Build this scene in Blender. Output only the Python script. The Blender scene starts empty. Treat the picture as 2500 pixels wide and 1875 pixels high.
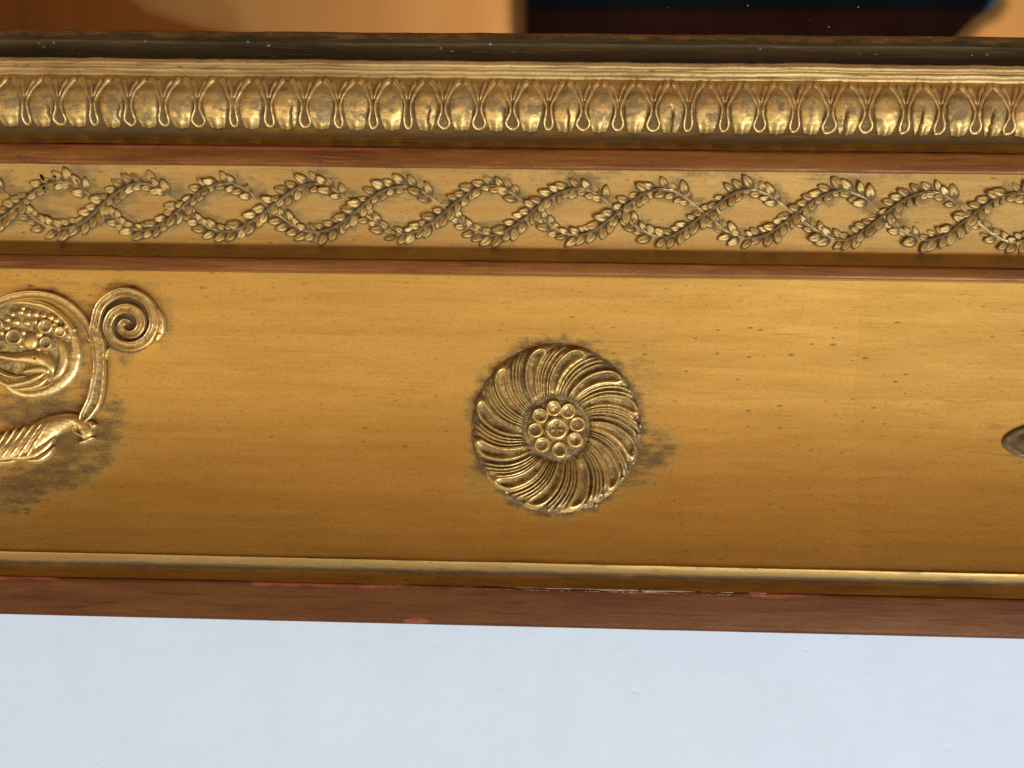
import bpy, math, random
import numpy as np
from mathutils import Matrix, Vector

R = math.radians
rng = np.random.default_rng(7)
random.seed(7)
S = 0.00012            # metres on the frame per source pixel of the close-up (relief sizes are given in these units)

# ------------------------------------------------------------------ camera
F, DIST = 2700.0, 2700.0 * S
YAW, ROLL = R(1.8), R(1.0)
_f = np.array([-math.sin(YAW), math.cos(YAW), 0.0])
_r0 = np.array([math.cos(YAW), math.sin(YAW), 0.0])
_u0 = np.array([0, 0, 1.0])
_r = _r0 * math.cos(ROLL) + _u0 * math.sin(ROLL)
_u = -_r0 * math.sin(ROLL) + _u0 * math.cos(ROLL)
CAM = np.array([0, -0.020, 0]) - _f * DIST
scene = bpy.context.scene
col = scene.collection
cd = bpy.data.cameras.new('camera')
cam = bpy.data.objects.new('camera', cd)
col.objects.link(cam)
cam.matrix_world = Matrix(((_r[0], _u[0], -_f[0], CAM[0]), (_r[1], _u[1], -_f[1], CAM[1]),
                           (_r[2], _u[2], -_f[2], CAM[2]), (0, 0, 0, 1)))
cd.sensor_width = 36.0
cd.lens = 36.0 * F / 2500.0
cd.clip_start, cd.clip_end = 0.005, 50
cd.dof.use_dof = True
cd.dof.focus_distance = DIST + 0.002
cd.dof.aperture_fstop = cd.lens / 2.8
scene.camera = cam

# ------------------------------------------------------------------ world and light (indoors, daylight from a window low on the right)
w = bpy.data.worlds.new('World')
scene.world = w
w.use_nodes = True
w.node_tree.nodes['Background'].inputs[0].default_value = (0.50, 0.37, 0.23, 1)
w.node_tree.nodes['Background'].inputs[1].default_value = 0.15

def lamp(name, loc, target, sx, sy, power, color):
    d = bpy.data.lights.new(name, 'AREA')
    d.shape = 'RECTANGLE'; d.size = sx; d.size_y = sy; d.energy = power; d.color = color
    o = bpy.data.objects.new(name, d); col.objects.link(o)
    o.location = loc
    o.rotation_euler = (Vector(target) - Vector(loc)).to_track_quat('-Z', 'Y').to_euler()
    return o
lamp('window_light', (0.72, -1.20, -1.05), (0, 0, 0), 0.95, 0.75, 37, (0.82, 0.93, 1.0))
lamp('room_light', (-0.9, -1.0, -0.55), (0, 0, 0), 0.9, 0.7, 6.5, (1.0, 0.86, 0.66))
lamp('panel_light', (0.36, -0.90, 0.74), (0.36, -1.7, 0.74), 0.25, 0.25, 11.0, (1.0, 0.93, 0.82))  # added unseen lamp that pools light on the mirrored wall

scene.view_settings.view_transform = 'Standard'
scene.view_settings.look = 'None'
scene.view_settings.exposure = 0.0
scene.view_settings.gamma = 1.0
scene.cycles.use_denoising = True
scene.cycles.max_bounces = 6
scene.cycles.sample_clamp_indirect = 6

# ------------------------------------------------------------------ helpers
def at(px, py, p):
    """the point of the frame plane standing p mm off the wall that the close-up shows at px, py"""
    px = np.asarray(px, float); py = np.asarray(py, float); p = np.asarray(p, float) * 0.001
    d = _f * F + (px - 1250)[..., None] * _r - (py - 937.5)[..., None] * _u
    t = (-p - CAM[1]) / d[..., 1]
    return CAM + t[..., None] * d

def hash2(ix, iy, seed):
    h = (ix.astype(np.int64) * 374761393 + iy.astype(np.int64) * 668265263 + seed * 974634777) & 0x7fffffff
    h = ((h ^ (h >> 13)) * 1274126177) & 0x7fffffff
    h = (h ^ (h >> 16)) & 0xffff
    return h / 65535.0
def vnoise(x, y, seed=0):
    x = np.asarray(x, float); y = np.asarray(y, float)
    x, y = np.broadcast_arrays(x, y)
    ix, iy = np.floor(x), np.floor(y)
    fx, fy = x - ix, y - iy
    fx = fx * fx * (3 - 2 * fx); fy = fy * fy * (3 - 2 * fy)
    a = hash2(ix, iy, seed); b = hash2(ix + 1, iy, seed); c = hash2(ix, iy + 1, seed); d = hash2(ix + 1, iy + 1, seed)
    return (a + (b - a) * fx) * (1 - fy) + (c + (d - c) * fx) * fy
def fbm(x, y, seed=0, oct=4):
    s = 0; amp = 0.5; tot = 0
    for k in range(oct):
        s = s + amp * vnoise(np.asarray(x) * 2 ** k, np.asarray(y) * 2 ** k, seed + k * 17); tot += amp; amp *= 0.5
    return s / tot
def sstep(a, b, x):
    t = np.clip((x - a) / (b - a), 0, 1)
    return t * t * (3 - 2 * t)

def mesh_obj(name, V, faces, mat, parent=None, attr=None, smooth=True):
    me = bpy.data.meshes.new(name)
    me.from_pydata([tuple(v) for v in np.asarray(V).tolist()], [], faces)
    if attr is not None:
        a = me.attributes.new('grime', 'FLOAT', 'POINT')
        a.data.foreach_set('value', np.asarray(attr, np.float32).ravel())
    me.materials.append(mat)
    me.polygons.foreach_set('use_smooth', [smooth] * len(me.polygons))
    me.update()
    o = bpy.data.objects.new(name, me)
    col.objects.link(o)
    if parent is not None: o.parent = parent
    return o

def grid_faces(n, m, flip=False, close=False):
    i = np.arange(n - 1)[:, None]; mm = m if close else m - 1
    j = np.arange(mm)[None, :]; j2 = (j + 1) % m
    a = i * m + j; b = i * m + j2; c = (i + 1) * m + j2; d = (i + 1) * m + j
    f = np.stack([a, b, c, d] if not flip else [a, d, c, b], -1).reshape(-1, 4)
    return f.tolist()

# ------------------------------------------------------------------ materials
def N(nt, t, **kw):
    n = nt.nodes.new(t)
    for k, v in kw.items():
        if k in n.inputs: n.inputs[k].default_value = v
        else: setattr(n, k, v)
    return n
def new_mat(name):
    m = bpy.data.materials.new(name); m.use_nodes = True
    nt = m.node_tree
    return m, nt, nt.nodes['Principled BSDF']
def math_n(nt, op, a, b=None, clamp=False):
    n = nt.nodes.new('ShaderNodeMath'); n.operation = op; n.use_clamp = clamp
    for k, v in enumerate((a, b)):
        if v is None: continue
        if isinstance(v, (int, float)): n.inputs[k].default_value = v
        else: nt.links.new(v, n.inputs[k])
    return n.outputs[0]
def mix_c(nt, fac, a, b):
    n = nt.nodes.new('ShaderNodeMix'); n.data_type = 'RGBA'
    for s, v in ((0, fac), (6, a), (7, b)):
        if isinstance(v, (int, float)): n.inputs[s].default_value = v
        elif isinstance(v, tuple): n.inputs[s].default_value = (*v, 1) if len(v) == 3 else v
        else: nt.links.new(v, n.inputs[s])
    return n.outputs[2]
def mapr(nt, v, a, b, lo=0.0, hi=1.0):
    n = nt.nodes.new('ShaderNodeMapRange'); n.interpolation_type = 'SMOOTHSTEP'
    nt.links.new(v, n.inputs[0])
    for k, x in zip((1, 2, 3, 4), (a, b, lo, hi)): n.inputs[k].default_value = x
    return n.outputs[0]
def noise_n(nt, vec, scale, detail=3, rough=0.55, stretch=None):
    if stretch:
        mp = nt.nodes.new('ShaderNodeMapping'); mp.inputs['Scale'].default_value = stretch
        nt.links.new(vec, mp.inputs[0]); vec = mp.outputs[0]
    n = nt.nodes.new('ShaderNodeTexNoise')
    n.inputs['Scale'].default_value = scale; n.inputs['Detail'].default_value = detail; n.inputs['Roughness'].default_value = rough
    nt.links.new(vec, n.inputs['Vector'])
    return n.outputs[0]

DUST = (0.085, 0.058, 0.034)  # one colour for real dirt and painted relief shade
def gilt(name, base, worn, worn_amt=0.35, rough=0.42, metal=0.9, grime=True, dust=DUST, dust_lo=0.0,
         streak=0.5, pits=0.5, bump=0.25, spec_noise=0.10, specks=0.0, spec=0.5, gmax=0.92, brush=0.0, lines=0.0, glo=0.08, ghi=1.0, coat=0.0, laps=0.0, fibre=0.0, st_lo=0.56):
    """aged gold leaf: two tones along the brush, pits, rubbed bole, loose dust where 'grime' says so"""
    m, nt, b = new_mat(name)
    b.inputs['Specular IOR Level'].default_value = spec
    tc = nt.nodes.new('ShaderNodeTexCoord').outputs['Object']
    big = noise_n(nt, tc, 30, 4, 0.6, (0.5, 1, 1))
    st = noise_n(nt, tc, 900, 4, 0.65, (0.05, 1, 1))
    st2 = noise_n(nt, tc, 260, 3, 0.6, (0.06, 1, 1))
    fine = noise_n(nt, tc, 2600, 2, 0.5)
    wmask = math_n(nt, 'ADD', math_n(nt, 'MULTIPLY', mapr(nt, big, 0.35, 0.7), 0.5), math_n(nt, 'MULTIPLY', mapr(nt, st2, 0.38, 0.68), 0.6))
    colr = mix_c(nt, math_n(nt, 'MULTIPLY', wmask, worn_amt, True), base, worn)
    # thin darker streaks in the direction of the rail
    sm = math_n(nt, 'MULTIPLY', mapr(nt, st, st_lo, st_lo + 0.17), streak, True)
    colr = mix_c(nt, sm, colr, (worn[0] * .45, worn[1] * .42, worn[2] * .4))
    fine2 = noise_n(nt, tc, 1500, 3, 0.7, (0.5, 1, 1))
    gr = math_n(nt, 'ADD', mapr(nt, fine, 0.46, 0.70, 0.0, 0.22), mapr(nt, fine2, 0.54, 0.74, 0.0, 0.42))
    colr = mix_c(nt, gr, colr, (worn[0] * .5, worn[1] * .45, worn[2] * .4))
    if fibre > 0:
        fb = noise_n(nt, tc, 1700, 3, 0.65, (0.035, 1, 1))
        fm = math_n(nt, 'MULTIPLY', mapr(nt, fb, 0.53, 0.70), mapr(nt, noise_n(nt, tc, 90, 3, .6, (.3, 1, 1)), .38, .62, .25, 1.0))
        colr = mix_c(nt, math_n(nt, 'MULTIPLY', fm, fibre, True), colr, (base[0] * 1.9, base[1] * 1.9, base[2] * 2.4))
    # pits of uneven size, slightly drawn out
    mp = nt.nodes.new('ShaderNodeMapping'); mp.inputs['Scale'].default_value = (0.5, 1, 1); nt.links.new(tc, mp.inputs[0])
    wv = nt.nodes.new('ShaderNodeVectorMath'); wv.operation = 'MULTIPLY_ADD'
    nz = nt.nodes.new('ShaderNodeTexNoise'); nz.inputs['Scale'].default_value = 1500; nt.links.new(tc, nz.inputs['Vector'])
    nt.links.new(nz.outputs['Color'], wv.inputs[0]); wv.inputs[1].default_value = (.0011, .0006, .0006); nt.links.new(mp.outputs[0], wv.inputs[2])
    vo = nt.nodes.new('ShaderNodeTexVoronoi'); vo.inputs['Scale'].default_value = 640; nt.links.new(wv.outputs[0], vo.inputs['Vector'])
    vr = nt.nodes.new('ShaderNodeSeparateColor'); nt.links.new(vo.outputs['Color'], vr.inputs[0])
    rad = math_n(nt, 'MULTIPLY', math_n(nt, 'POWER', vr.outputs[0], 3.0), 0.34)
    pit = mapr(nt, math_n(nt, 'SUBTRACT', rad, vo.outputs['Distance']), -0.02, 0.10)
    pit = math_n(nt, 'MULTIPLY', pit, mapr(nt, big, 0.40, 0.62, 0.15, 1.0))
    if lines > 0:
        for sc, sd in ((26, 0.0), (47, 7.3)):
            ln = noise_n(nt, tc, sc * 1.3, 2, 0.5, (0.10, 1 + sd * .01, 1))
            lm = mapr(nt, math_n(nt, 'ABSOLUTE', math_n(nt, 'SUBTRACT', ln, 0.5)), 0.0045, 0.0)
            lm = math_n(nt, 'MULTIPLY', lm, mapr(nt, noise_n(nt, tc, 38 + sd, 2), 0.52, 0.66))
            pit = math_n(nt, 'MAXIMUM', pit, math_n(nt, 'MULTIPLY', lm, lines))
    pitc = math_n(nt, 'MULTIPLY', pit, pits, True)
    colr = mix_c(nt, pitc, colr, (0.10, 0.045, 0.010))
    if laps > 0:
        sx = nt.nodes.new('ShaderNodeSeparateXYZ'); nt.links.new(tc, sx.inputs[0])
        xx = math_n(nt, 'ADD', math_n(nt, 'MULTIPLY', sx.outputs[0], 19.0), math_n(nt, 'MULTIPLY', noise_n(nt, tc, 40, 2), 0.10))
        wn = nt.nodes.new('ShaderNodeTexWhiteNoise'); wn.noise_dimensions = '1D'; nt.links.new(math_n(nt, 'FLOOR', xx), wn.inputs['W'])
        lapd = math_n(nt, 'MULTIPLY', wn.outputs['Value'], laps)
        edge = mapr(nt, math_n(nt, 'FRACT', xx), 0.0, 0.012, 1.0, 0.0)
        edge = math_n(nt, 'MULTIPLY', edge, mapr(nt, noise_n(nt, tc, 300, 3), .45, .6))
        colr = mix_c(nt, math_n(nt, 'ADD', lapd, math_n(nt, 'MULTIPLY', edge, laps * 2), True), colr, (worn[0] * .55, worn[1] * .5, worn[2] * .42))
    roughv = math_n(nt, 'ADD', rough - spec_noise / 2, math_n(nt, 'MULTIPLY', fine, spec_noise))
    roughv = math_n(nt, 'ADD', roughv, math_n(nt, 'MULTIPLY', sm, 0.15))
    metal_s = math_n(nt, 'MULTIPLY', math_n(nt, 'SUBTRACT', 1.0, math_n(nt, 'MULTIPLY', pitc, 0.6)), metal)
    if grime:
        at_ = nt.nodes.new('ShaderNodeAttribute'); at_.attribute_name = 'grime'
        g = math_n(nt, 'ADD', at_.outputs['Fac'], dust_lo)
        # broken up by brush streaks and grain
        br = math_n(nt, 'MULTIPLY', math_n(nt, 'SUBTRACT', fine, 0.5), 0.9)
        med = noise_n(nt, tc, 420, 4, 0.65, (0.45, 1, 1))
        br = math_n(nt, 'ADD', br, math_n(nt, 'MULTIPLY', math_n(nt, 'SUBTRACT', med, 0.5), 1.3))
        if brush > 0:
            hair = noise_n(nt, tc, 1500, 3, 0.6, (0.07, 1, 1))
            br = math_n(nt, 'ADD', br, math_n(nt, 'MULTIPLY', math_n(nt, 'SUBTRACT', hair, 0.5), brush))
        gg = math_n(nt, 'ADD', g, math_n(nt, 'MULTIPLY', br, mapr(nt, g, 0.02, 0.35)))
        gm = mapr(nt, gg, glo, ghi, 0.0, gmax)
        dv = mix_c(nt, fine, dust, (dust[0] * 1.9, dust[1] * 1.85, dust[2] * 1.8))
        colr = mix_c(nt, gm, colr, dv)
        metal_s = math_n(nt, 'MULTIPLY', metal_s, math_n(nt, 'SUBTRACT', 1.0, gm))
        roughv = math_n(nt, 'ADD', roughv, math_n(nt, 'MULTIPLY', gm, 0.35))
        nt.links.new(math_n(nt, 'SUBTRACT', spec, math_n(nt, 'MULTIPLY', gm, spec * 0.85)), b.inputs['Specular IOR Level'])
    if specks > 0:
        v2 = nt.nodes.new('ShaderNodeTexVoronoi'); v2.inputs['Scale'].default_value = 420; nt.links.new(tc, v2.inputs['Vector'])
        s2 = nt.nodes.new('ShaderNodeSeparateColor'); nt.links.new(v2.outputs['Color'], s2.inputs[0])
        wv2 = nt.nodes.new('ShaderNodeVectorMath'); wv2.operation = 'MULTIPLY_ADD'
        nt.links.new(nz.outputs['Color'], wv2.inputs[0]); wv2.inputs[1].default_value = (.0016, .0008, .0012); nt.links.new(tc, wv2.inputs[2])
        nt.links.new(wv2.outputs[0], v2.inputs['Vector'])
        sr = math_n(nt, 'MULTIPLY', math_n(nt, 'POWER', s2.outputs[1], 4.0), specks * 3.2)
        sp = mapr(nt, math_n(nt, 'SUBTRACT', sr, v2.outputs['Distance']), 0.0, 0.12)
        sp = math_n(nt, 'MULTIPLY', sp, mapr(nt, s2.outputs[0], 0.45, 0.5, 0.0, 0.8))
        colr = mix_c(nt, sp, colr, (0.42, 0.38, 0.29))
        metal_s = math_n(nt, 'MULTIPLY', metal_s, math_n(nt, 'SUBTRACT', 1.0, sp))
    b.inputs['Coat Weight'].default_value = coat; b.inputs['Coat Roughness'].default_value = 0.5; b.inputs['Coat IOR'].default_value = 1.5
    nt.links.new(colr, b.inputs['Base Color'])
    nt.links.new(metal_s, b.inputs['Metallic'])
    nt.links.new(roughv, b.inputs['Roughness'])
    bm = nt.nodes.new('ShaderNodeBump'); bm.inputs['Strength'].default_value = bump; bm.inputs['Distance'].default_value = 0.00025
    hgt = math_n(nt, 'ADD', math_n(nt, 'MULTIPLY', st, 0.5), math_n(nt, 'MULTIPLY', fine, 0.22))
    hgt = math_n(nt, 'SUBTRACT', hgt, math_n(nt, 'MULTIPLY', pit, 0.6))
    nt.links.new(hgt, bm.inputs['Height']); nt.links.new(bm.outputs[0], b.inputs['Normal'])
    return m

GOLD = (0.70, 0.418, 0.086); GOLD_W = (0.50, 0.268, 0.040)
M = {}
M['cove'] = gilt('matte_gold_leaf', GOLD, GOLD_W, 0.55, 0.50, 0.86, True, dust=(0.060, 0.034, 0.015), streak=0.30, pits=0.65, bump=0.20, gmax=.9, brush=0.55, lines=.55, glo=-.02, ghi=1.2, coat=.4, laps=.09, specks=.03)
M['relief'] = gilt('relief_gold', (0.86, 0.64, 0.27), (0.54, 0.365, 0.115), 0.8, 0.41, 0.9, True, dust=(0.048, 0.027, 0.011), streak=0.15, pits=0.5, bump=0.35, glo=-.06, ghi=.72, coat=.3)
M['dart'] = gilt('dart_gold', (0.90, 0.66, 0.29), (0.58, 0.39, 0.14), 0.8, 0.47, 0.85, True, dust=(0.060, 0.034, 0.014), streak=0.2, pits=0.5, bump=0.35, glo=-.04, ghi=.85, coat=.2)
M['leaf'] = gilt('leaf_gold', (0.78, 0.54, 0.185), (0.48, 0.30, 0.085), 0.9, 0.42, 0.85, True, dust=(0.060, 0.036, 0.015), streak=0.2, pits=0.6, bump=0.5, glo=-.05, ghi=.75, coat=.25)
M['egg'] = gilt('egg_gold', (0.80, 0.55, 0.195), (0.54, 0.35, 0.11), 0.9, 0.52, 0.82, True, dust=(0.120, 0.074, 0.036), streak=0.35, pits=0.6, bump=0.4, ghi=1.0, coat=.15)
M['bed'] = gilt('egg_ground', (0.66, 0.45, 0.16), (0.42, 0.26, 0.08), 0.8, 0.48, 0.8, True, dust=(0.065, 0.038, 0.016), streak=0.3, pits=0.5, bump=0.3, glo=0, ghi=.8)
M['frieze'] = gilt('frieze_gold', (0.68, 0.455, 0.145), (0.50, 0.315, 0.085), 0.7, 0.48, 0.82, True, dust=(0.110, 0.062, 0.021), streak=0.3, pits=0.7, bump=0.25, lines=.4, glo=-.02, ghi=1.05, coat=.3, gmax=.8, brush=.8)
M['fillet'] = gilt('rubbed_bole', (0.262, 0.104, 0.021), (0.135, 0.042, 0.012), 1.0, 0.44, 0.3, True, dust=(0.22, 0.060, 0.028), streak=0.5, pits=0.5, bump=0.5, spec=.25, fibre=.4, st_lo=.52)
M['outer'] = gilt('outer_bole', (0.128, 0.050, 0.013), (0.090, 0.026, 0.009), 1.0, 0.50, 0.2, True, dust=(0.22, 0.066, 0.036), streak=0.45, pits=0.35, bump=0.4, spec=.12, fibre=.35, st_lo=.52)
M['hollow'] = gilt('green_gold', (0.40, 0.225, 0.050), (0.19, 0.120, 0.040), 1.0, 0.48, 0.6, True, dust=(0.100, 0.085, 0.055), streak=0.6, pits=0.5, bump=0.5, spec=.3, fibre=.3, st_lo=.52)
M['lip'] = gilt('lip_gold', (0.52, 0.325, 0.090), (0.36, 0.21, 0.055), 0.9, 0.50, 0.75, True, dust=(0.080, 0.055, 0.032), streak=0.55, pits=0.7, bump=0.5, coat=.3, glo=-.02, ghi=.9)
M['inner'] = gilt('inner_lip_gold', (0.56, 0.385, 0.145), (0.30, 0.175, 0.062), 1.0, 0.54, 0.65, True, dust=(0.12, 0.055, 0.024), streak=0.7, pits=0.6, bump=0.6, lines=.8, st_lo=.52)
M['sight'] = gilt('dark_sight_edge', (0.100, 0.066, 0.024), (0.036, 0.028, 0.012), 1.0, 0.55, 0.1, True, dust=(0.26, 0.145, 0.045), streak=0.5, pits=0.3, bump=0.9, specks=0.075, spec=.25, fibre=.5, st_lo=.50)

def plain(name, color, rough=0.6, var=0.15, scale=20, bump=0.0, bscale=300, spots=0.0):
    m, nt, b = new_mat(name)
    tc = nt.nodes.new('ShaderNodeTexCoord').outputs['Object']
    n = noise_n(nt, tc, scale, 4)
    c2 = tuple(c * (1 - var) for c in color)
    nt.links.new(mix_c(nt, mapr(nt, n, 0.3, 0.7), color, c2), b.inputs['Base Color'])
    b.inputs['Roughness'].default_value = rough
    b.inputs['Specular IOR Level'].default_value = 0.0
    if bump:
        bm = nt.nodes.new('ShaderNodeBump'); bm.inputs['Strength'].default_value = bump; bm.inputs['Distance'].default_value = 0.0012
        hh = noise_n(nt, tc, bscale, 3)
        if spots:
            v = nt.nodes.new('ShaderNodeTexVoronoi'); v.inputs['Scale'].default_value = 95
            av = nt.nodes.new('ShaderNodeVectorMath'); av.operation = 'MULTIPLY_ADD'
            nz = nt.nodes.new('ShaderNodeTexNoise'); nz.inputs['Scale'].default_value = 400; nt.links.new(tc, nz.inputs['Vector'])
            nt.links.new(nz.outputs['Color'], av.inputs[0]); av.inputs[1].default_value = (.003, .003, .005); nt.links.new(tc, av.inputs[2])
            nt.links.new(av.outputs[0], v.inputs['Vector'])
            c = nt.nodes.new('ShaderNodeSeparateColor'); nt.links.new(v.outputs['Color'], c.inputs[0])
            rd = math_n(nt, 'MULTIPLY', math_n(nt, 'POWER', c.outputs[0], 4.0), 0.16)
            sp = mapr(nt, math_n(nt, 'SUBTRACT', rd, v.outputs['Distance']), -0.03, 0.07)
            sp = math_n(nt, 'MULTIPLY', sp, math_n(nt, 'SUBTRACT', c.outputs[1], 0.35))
            hh = math_n(nt, 'ADD', hh, math_n(nt, 'MULTIPLY', sp, spots))
        nt.links.new(hh, bm.inputs['Height']); nt.links.new(bm.outputs[0], b.inputs['Normal'])
    return m
M['wall'] = plain('white_emulsion', (0.590, 0.675, 0.775), 0.7, 0.03, 45, 0.18, 150, 3.5)
M['crack'] = plain('crack_black', (0.012, 0.008, 0.005), 0.9, 0.3, 400)
M['gesso'] = plain('bare_gesso', (0.62, 0.46, 0.33), 0.8, 0.35, 500)

def make_mirror_mat():
    m, nt, b = new_mat('old_mirror')
    tc = nt.nodes.new('ShaderNodeTexCoord').outputs['Object']
    v2 = nt.nodes.new('ShaderNodeTexVoronoi'); v2.inputs['Scale'].default_value = 330; nt.links.new(tc, v2.inputs['Vector'])
    s2 = nt.nodes.new('ShaderNodeSeparateColor'); nt.links.new(v2.outputs['Color'], s2.inputs[0])
    sz = math_n(nt, 'MULTIPLY', s2.outputs[2], 0.13)
    d = math_n(nt, 'SUBTRACT', sz, v2.outputs['Distance'])
    sp = math_n(nt, 'MULTIPLY', mapr(nt, d, 0.0, 0.05), mapr(nt, s2.outputs[1], 0.5, 0.52))
    haze = mapr(nt, noise_n(nt, tc, 60, 4), 0.4, 0.75)
    dd = nt.nodes.new('ShaderNodeBsdfDiffuse'); dd.inputs[0].default_value = (0.36, 0.33, 0.31, 1)
    b.inputs['Metallic'].default_value = 1; b.inputs['Roughness'].default_value = 0.015
    b.inputs['Base Color'].default_value = (0.80, 0.80, 0.78, 1)
    mx = nt.nodes.new('ShaderNodeMixShader')
    fac = math_n(nt, 'ADD', math_n(nt, 'MULTIPLY', sp, 0.40), math_n(nt, 'MULTIPLY', haze, 0.004), True)
    nt.links.new(fac, mx.inputs[0]); nt.links.new(b.outputs[0], mx.inputs[1]); nt.links.new(dd.outputs[0], mx.inputs[2])
    out = nt.nodes['Material Output']; nt.links.new(mx.outputs[0], out.inputs[0])
    return m
M['mirror'] = make_mirror_mat()

# ------------------------------------------------------------------ the setting
def box(name, lo, hi, mat, parent=None):
    x0, y0, z0 = lo; x1, y1, z1 = hi
    V = [(x0, y0, z0), (x1, y0, z0), (x1, y1, z0), (x0, y1, z0), (x0, y0, z1), (x1, y0, z1), (x1, y1, z1), (x0, y1, z1)]
    Fc = [(0, 3, 2, 1), (4, 5, 6, 7), (0, 1, 5, 4), (1, 2, 6, 5), (2, 3, 7, 6), (3, 0, 4, 7)]
    return mesh_obj(name, V, Fc, mat, parent, smooth=False)
wall = box('wall', (-1.5, 0.0, -1.2), (1.5, 0.1, 1.2), M['wall'])
wall['kind'] = 'structure'

# ------------------------------------------------------------------ the frame rail: mouldings run along x, profile (picture row at mid photo, mm off the wall)
root = bpy.data.objects.new('framed_mirror', None); col.objects.link(root)
root['label'] = 'gilded mirror frame with egg and dart band, leaf guilloche and rosette on white wall'
root['category'] = 'mirror'

class Band:
    """one moulding: profile samples v (row) -> p (mm), turned into z -> p of the real rail"""
    def __init__(self, vs, ps):
        vs = np.asarray(vs, float); ps = np.asarray(ps, float)
        P = at(np.full_like(vs, 1250.0), vs, ps)
        self.v, self.p, self.z = vs, ps, P[:, 2]
        o = np.argsort(self.z); self.zs, self.pz = self.z[o], self.p[o]
    def p_at(self, z): return np.interp(z, self.zs, self.pz)
    def hit(self, px, py):
        p = np.full(np.broadcast(np.asarray(px, float), np.asarray(py, float)).shape, self.p.mean())
        px = np.broadcast_to(np.asarray(px, float), p.shape); py = np.broadcast_to(np.asarray(py, float), p.shape)
        for _ in range(7):
            X = at(px, py, p); p = self.p_at(X[..., 2])
        X = at(px, py, p)
        return X
    def normal(self, z):
        e = 0.0004
        dp = (self.p_at(z + e) - self.p_at(z - e)) * 0.001 / (2 * e)     # y = -p
        n = np.stack([np.zeros_like(z), -np.ones_like(z), -(-dp) * -1.0 * -1.0], -1)
        # tangent (0, -dp, 1); outward normal (0, -1, -dp)
        n[..., 2] = -dp
        return n / np.linalg.norm(n, axis=-1, keepdims=True)
    def map(self, px, py, h):
        X = self.hit(px, py)
        return X + self.normal(X[..., 2]) * (np.asarray(h)[..., None] * S)

def smooth_profile(pts, n=None):
    """dense Catmull-free linear resample of control points"""
    v = np.array([a for a, _ in pts], float); p = np.array([b for _, b in pts], float)
    vv = np.linspace(v[0], v[-1], n or max(3, int((v[-1] - v[0]) / 3)))
    return vv, np.interp(vv, v, p)

X0, X1 = -0.30, 0.30
def rail(name, vs, ps, mat, dx=0.0009, wob=0.7, seed=0, grime=None, parent=root, ends=((-0.0,), (0.0,))):
    """sweep a profile along x; wob: unevenness in source pixels; first and last rows can be tucked in"""
    b = Band(vs, ps)
    xs = np.arange(X0, X1 + dx, dx)
    Xg, Zg = np.meshgrid(xs, b.z, indexing='ij')
    Pg = np.broadcast_to(b.p[None, :], Xg.shape) * 0.001
    wz = (fbm(Xg * 45, Zg * 30, seed + 3) - 0.5) * 2 * wob * S + (fbm(Xg * 350, Zg * 200, seed + 5) - 0.5) * 0.9 * wob * S
    wy = (fbm(Xg * 60, Zg * 150, seed + 9) - 0.5) * 1.6 * wob * S
    V = np.stack([Xg, -Pg + wy, Zg + wz], -1)
    g = np.zeros(Xg.shape) if grime is None else grime(Xg / S + 1250, np.broadcast_to(b.v[None, :], Xg.shape))
    o = mesh_obj(name, V.reshape(-1, 3), grid_faces(len(xs), len(vs), False), mat, parent, g)
    return o, b

def prof(*pts): return np.array([a for a, _ in pts], float), np.array([b for _, b in pts], float)
def arc(v0, p0, v1, p1, bulge, n=16):
    """profile arc: bulge in mm (positive towards the viewer)"""
    t = np.linspace(0, 1, n)
    return v0 + (v1 - v0) * t, p0 + (p1 - p0) * t + bulge * 4 * t * (1 - t)
def cat(*segs):
    return np.concatenate([np.atleast_1d(s[0]) for s in segs]), np.concatenate([np.atleast_1d(s[1]) for s in segs])

# --- mirror glass
gl = [at(1250, 60, 9.0)[2], 0.42]
mg = box('mirror_glass', (X0, -0.009, gl[0] - 0.004), (X1, -0.004, gl[1]), M['mirror'], root)

# --- sight edge (dark, steep, dusty)
def g_sight(px, v):
    return 0.55 * sstep(104, 84, v + 10 * (fbm(px / 90, v / 20, 3) - .5)) + 0.25 * (fbm(px / 30, v / 8, 5) - 0.35)
vs, ps = cat(([81.0], [4.0]), arc(81.2, 9.5, 104, 12.0, 0.5, 8), arc(105, 12.2, 146, 15.4, -1.2, 14), ([147, 149], [16.2, 16.6]))
rail('sight_edge', vs, ps, M['sight'], wob=2.0, seed=11, grime=g_sight)

# --- inner fillet above the eggs: uneven gilded lip
def g_in(px, v):
    return 0.75 * sstep(160, 153, v + 5 * (fbm(px / 120, v / 9, 7) - .5)) * (0.4 + 0.9 * fbm(px / 140, v / 40, 2)) + 0.9 * np.exp(-((v - 187 - 5 * (fbm(px / 70, 0, 31) - .5)) / 1.6) ** 2) * sstep(0.38, 0.55, fbm(px / 130, 1, 8))
vs, ps = cat(([148], [10.0]), ([148.5, 152], [16.4, 16.7]), arc(154, 16.6, 167, 16.0, 0.35, 8), arc(169, 15.6, 184, 15.0, 0.35, 8), arc(186, 14.6, 192, 14.2, 0, 4))
rail('inner_fillet', vs, ps, M['inner'], wob=3.0, seed=21, grime=g_in)

# --- egg and dart bed
EGG = smooth_profile([(190, 14.1), (205, 14.9), (235, 15.9), (265, 16.1), (290, 15.5), (308, 14.2), (320, 12.8)], 40)
def g_eggbed(px, v):
    return (0.30 + 0.6 * (fbm(px / 25, v / 25, 41) - 0.3)) * sstep(196, 215, v) + .45 * sstep(225, 300, v)  # bed coloured darker downwards, between eggs and darts
egg_bed, B_egg = rail('egg_bed', EGG[0], EGG[1], M['bed'], wob=1.2, seed=31, grime=g_eggbed)

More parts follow.
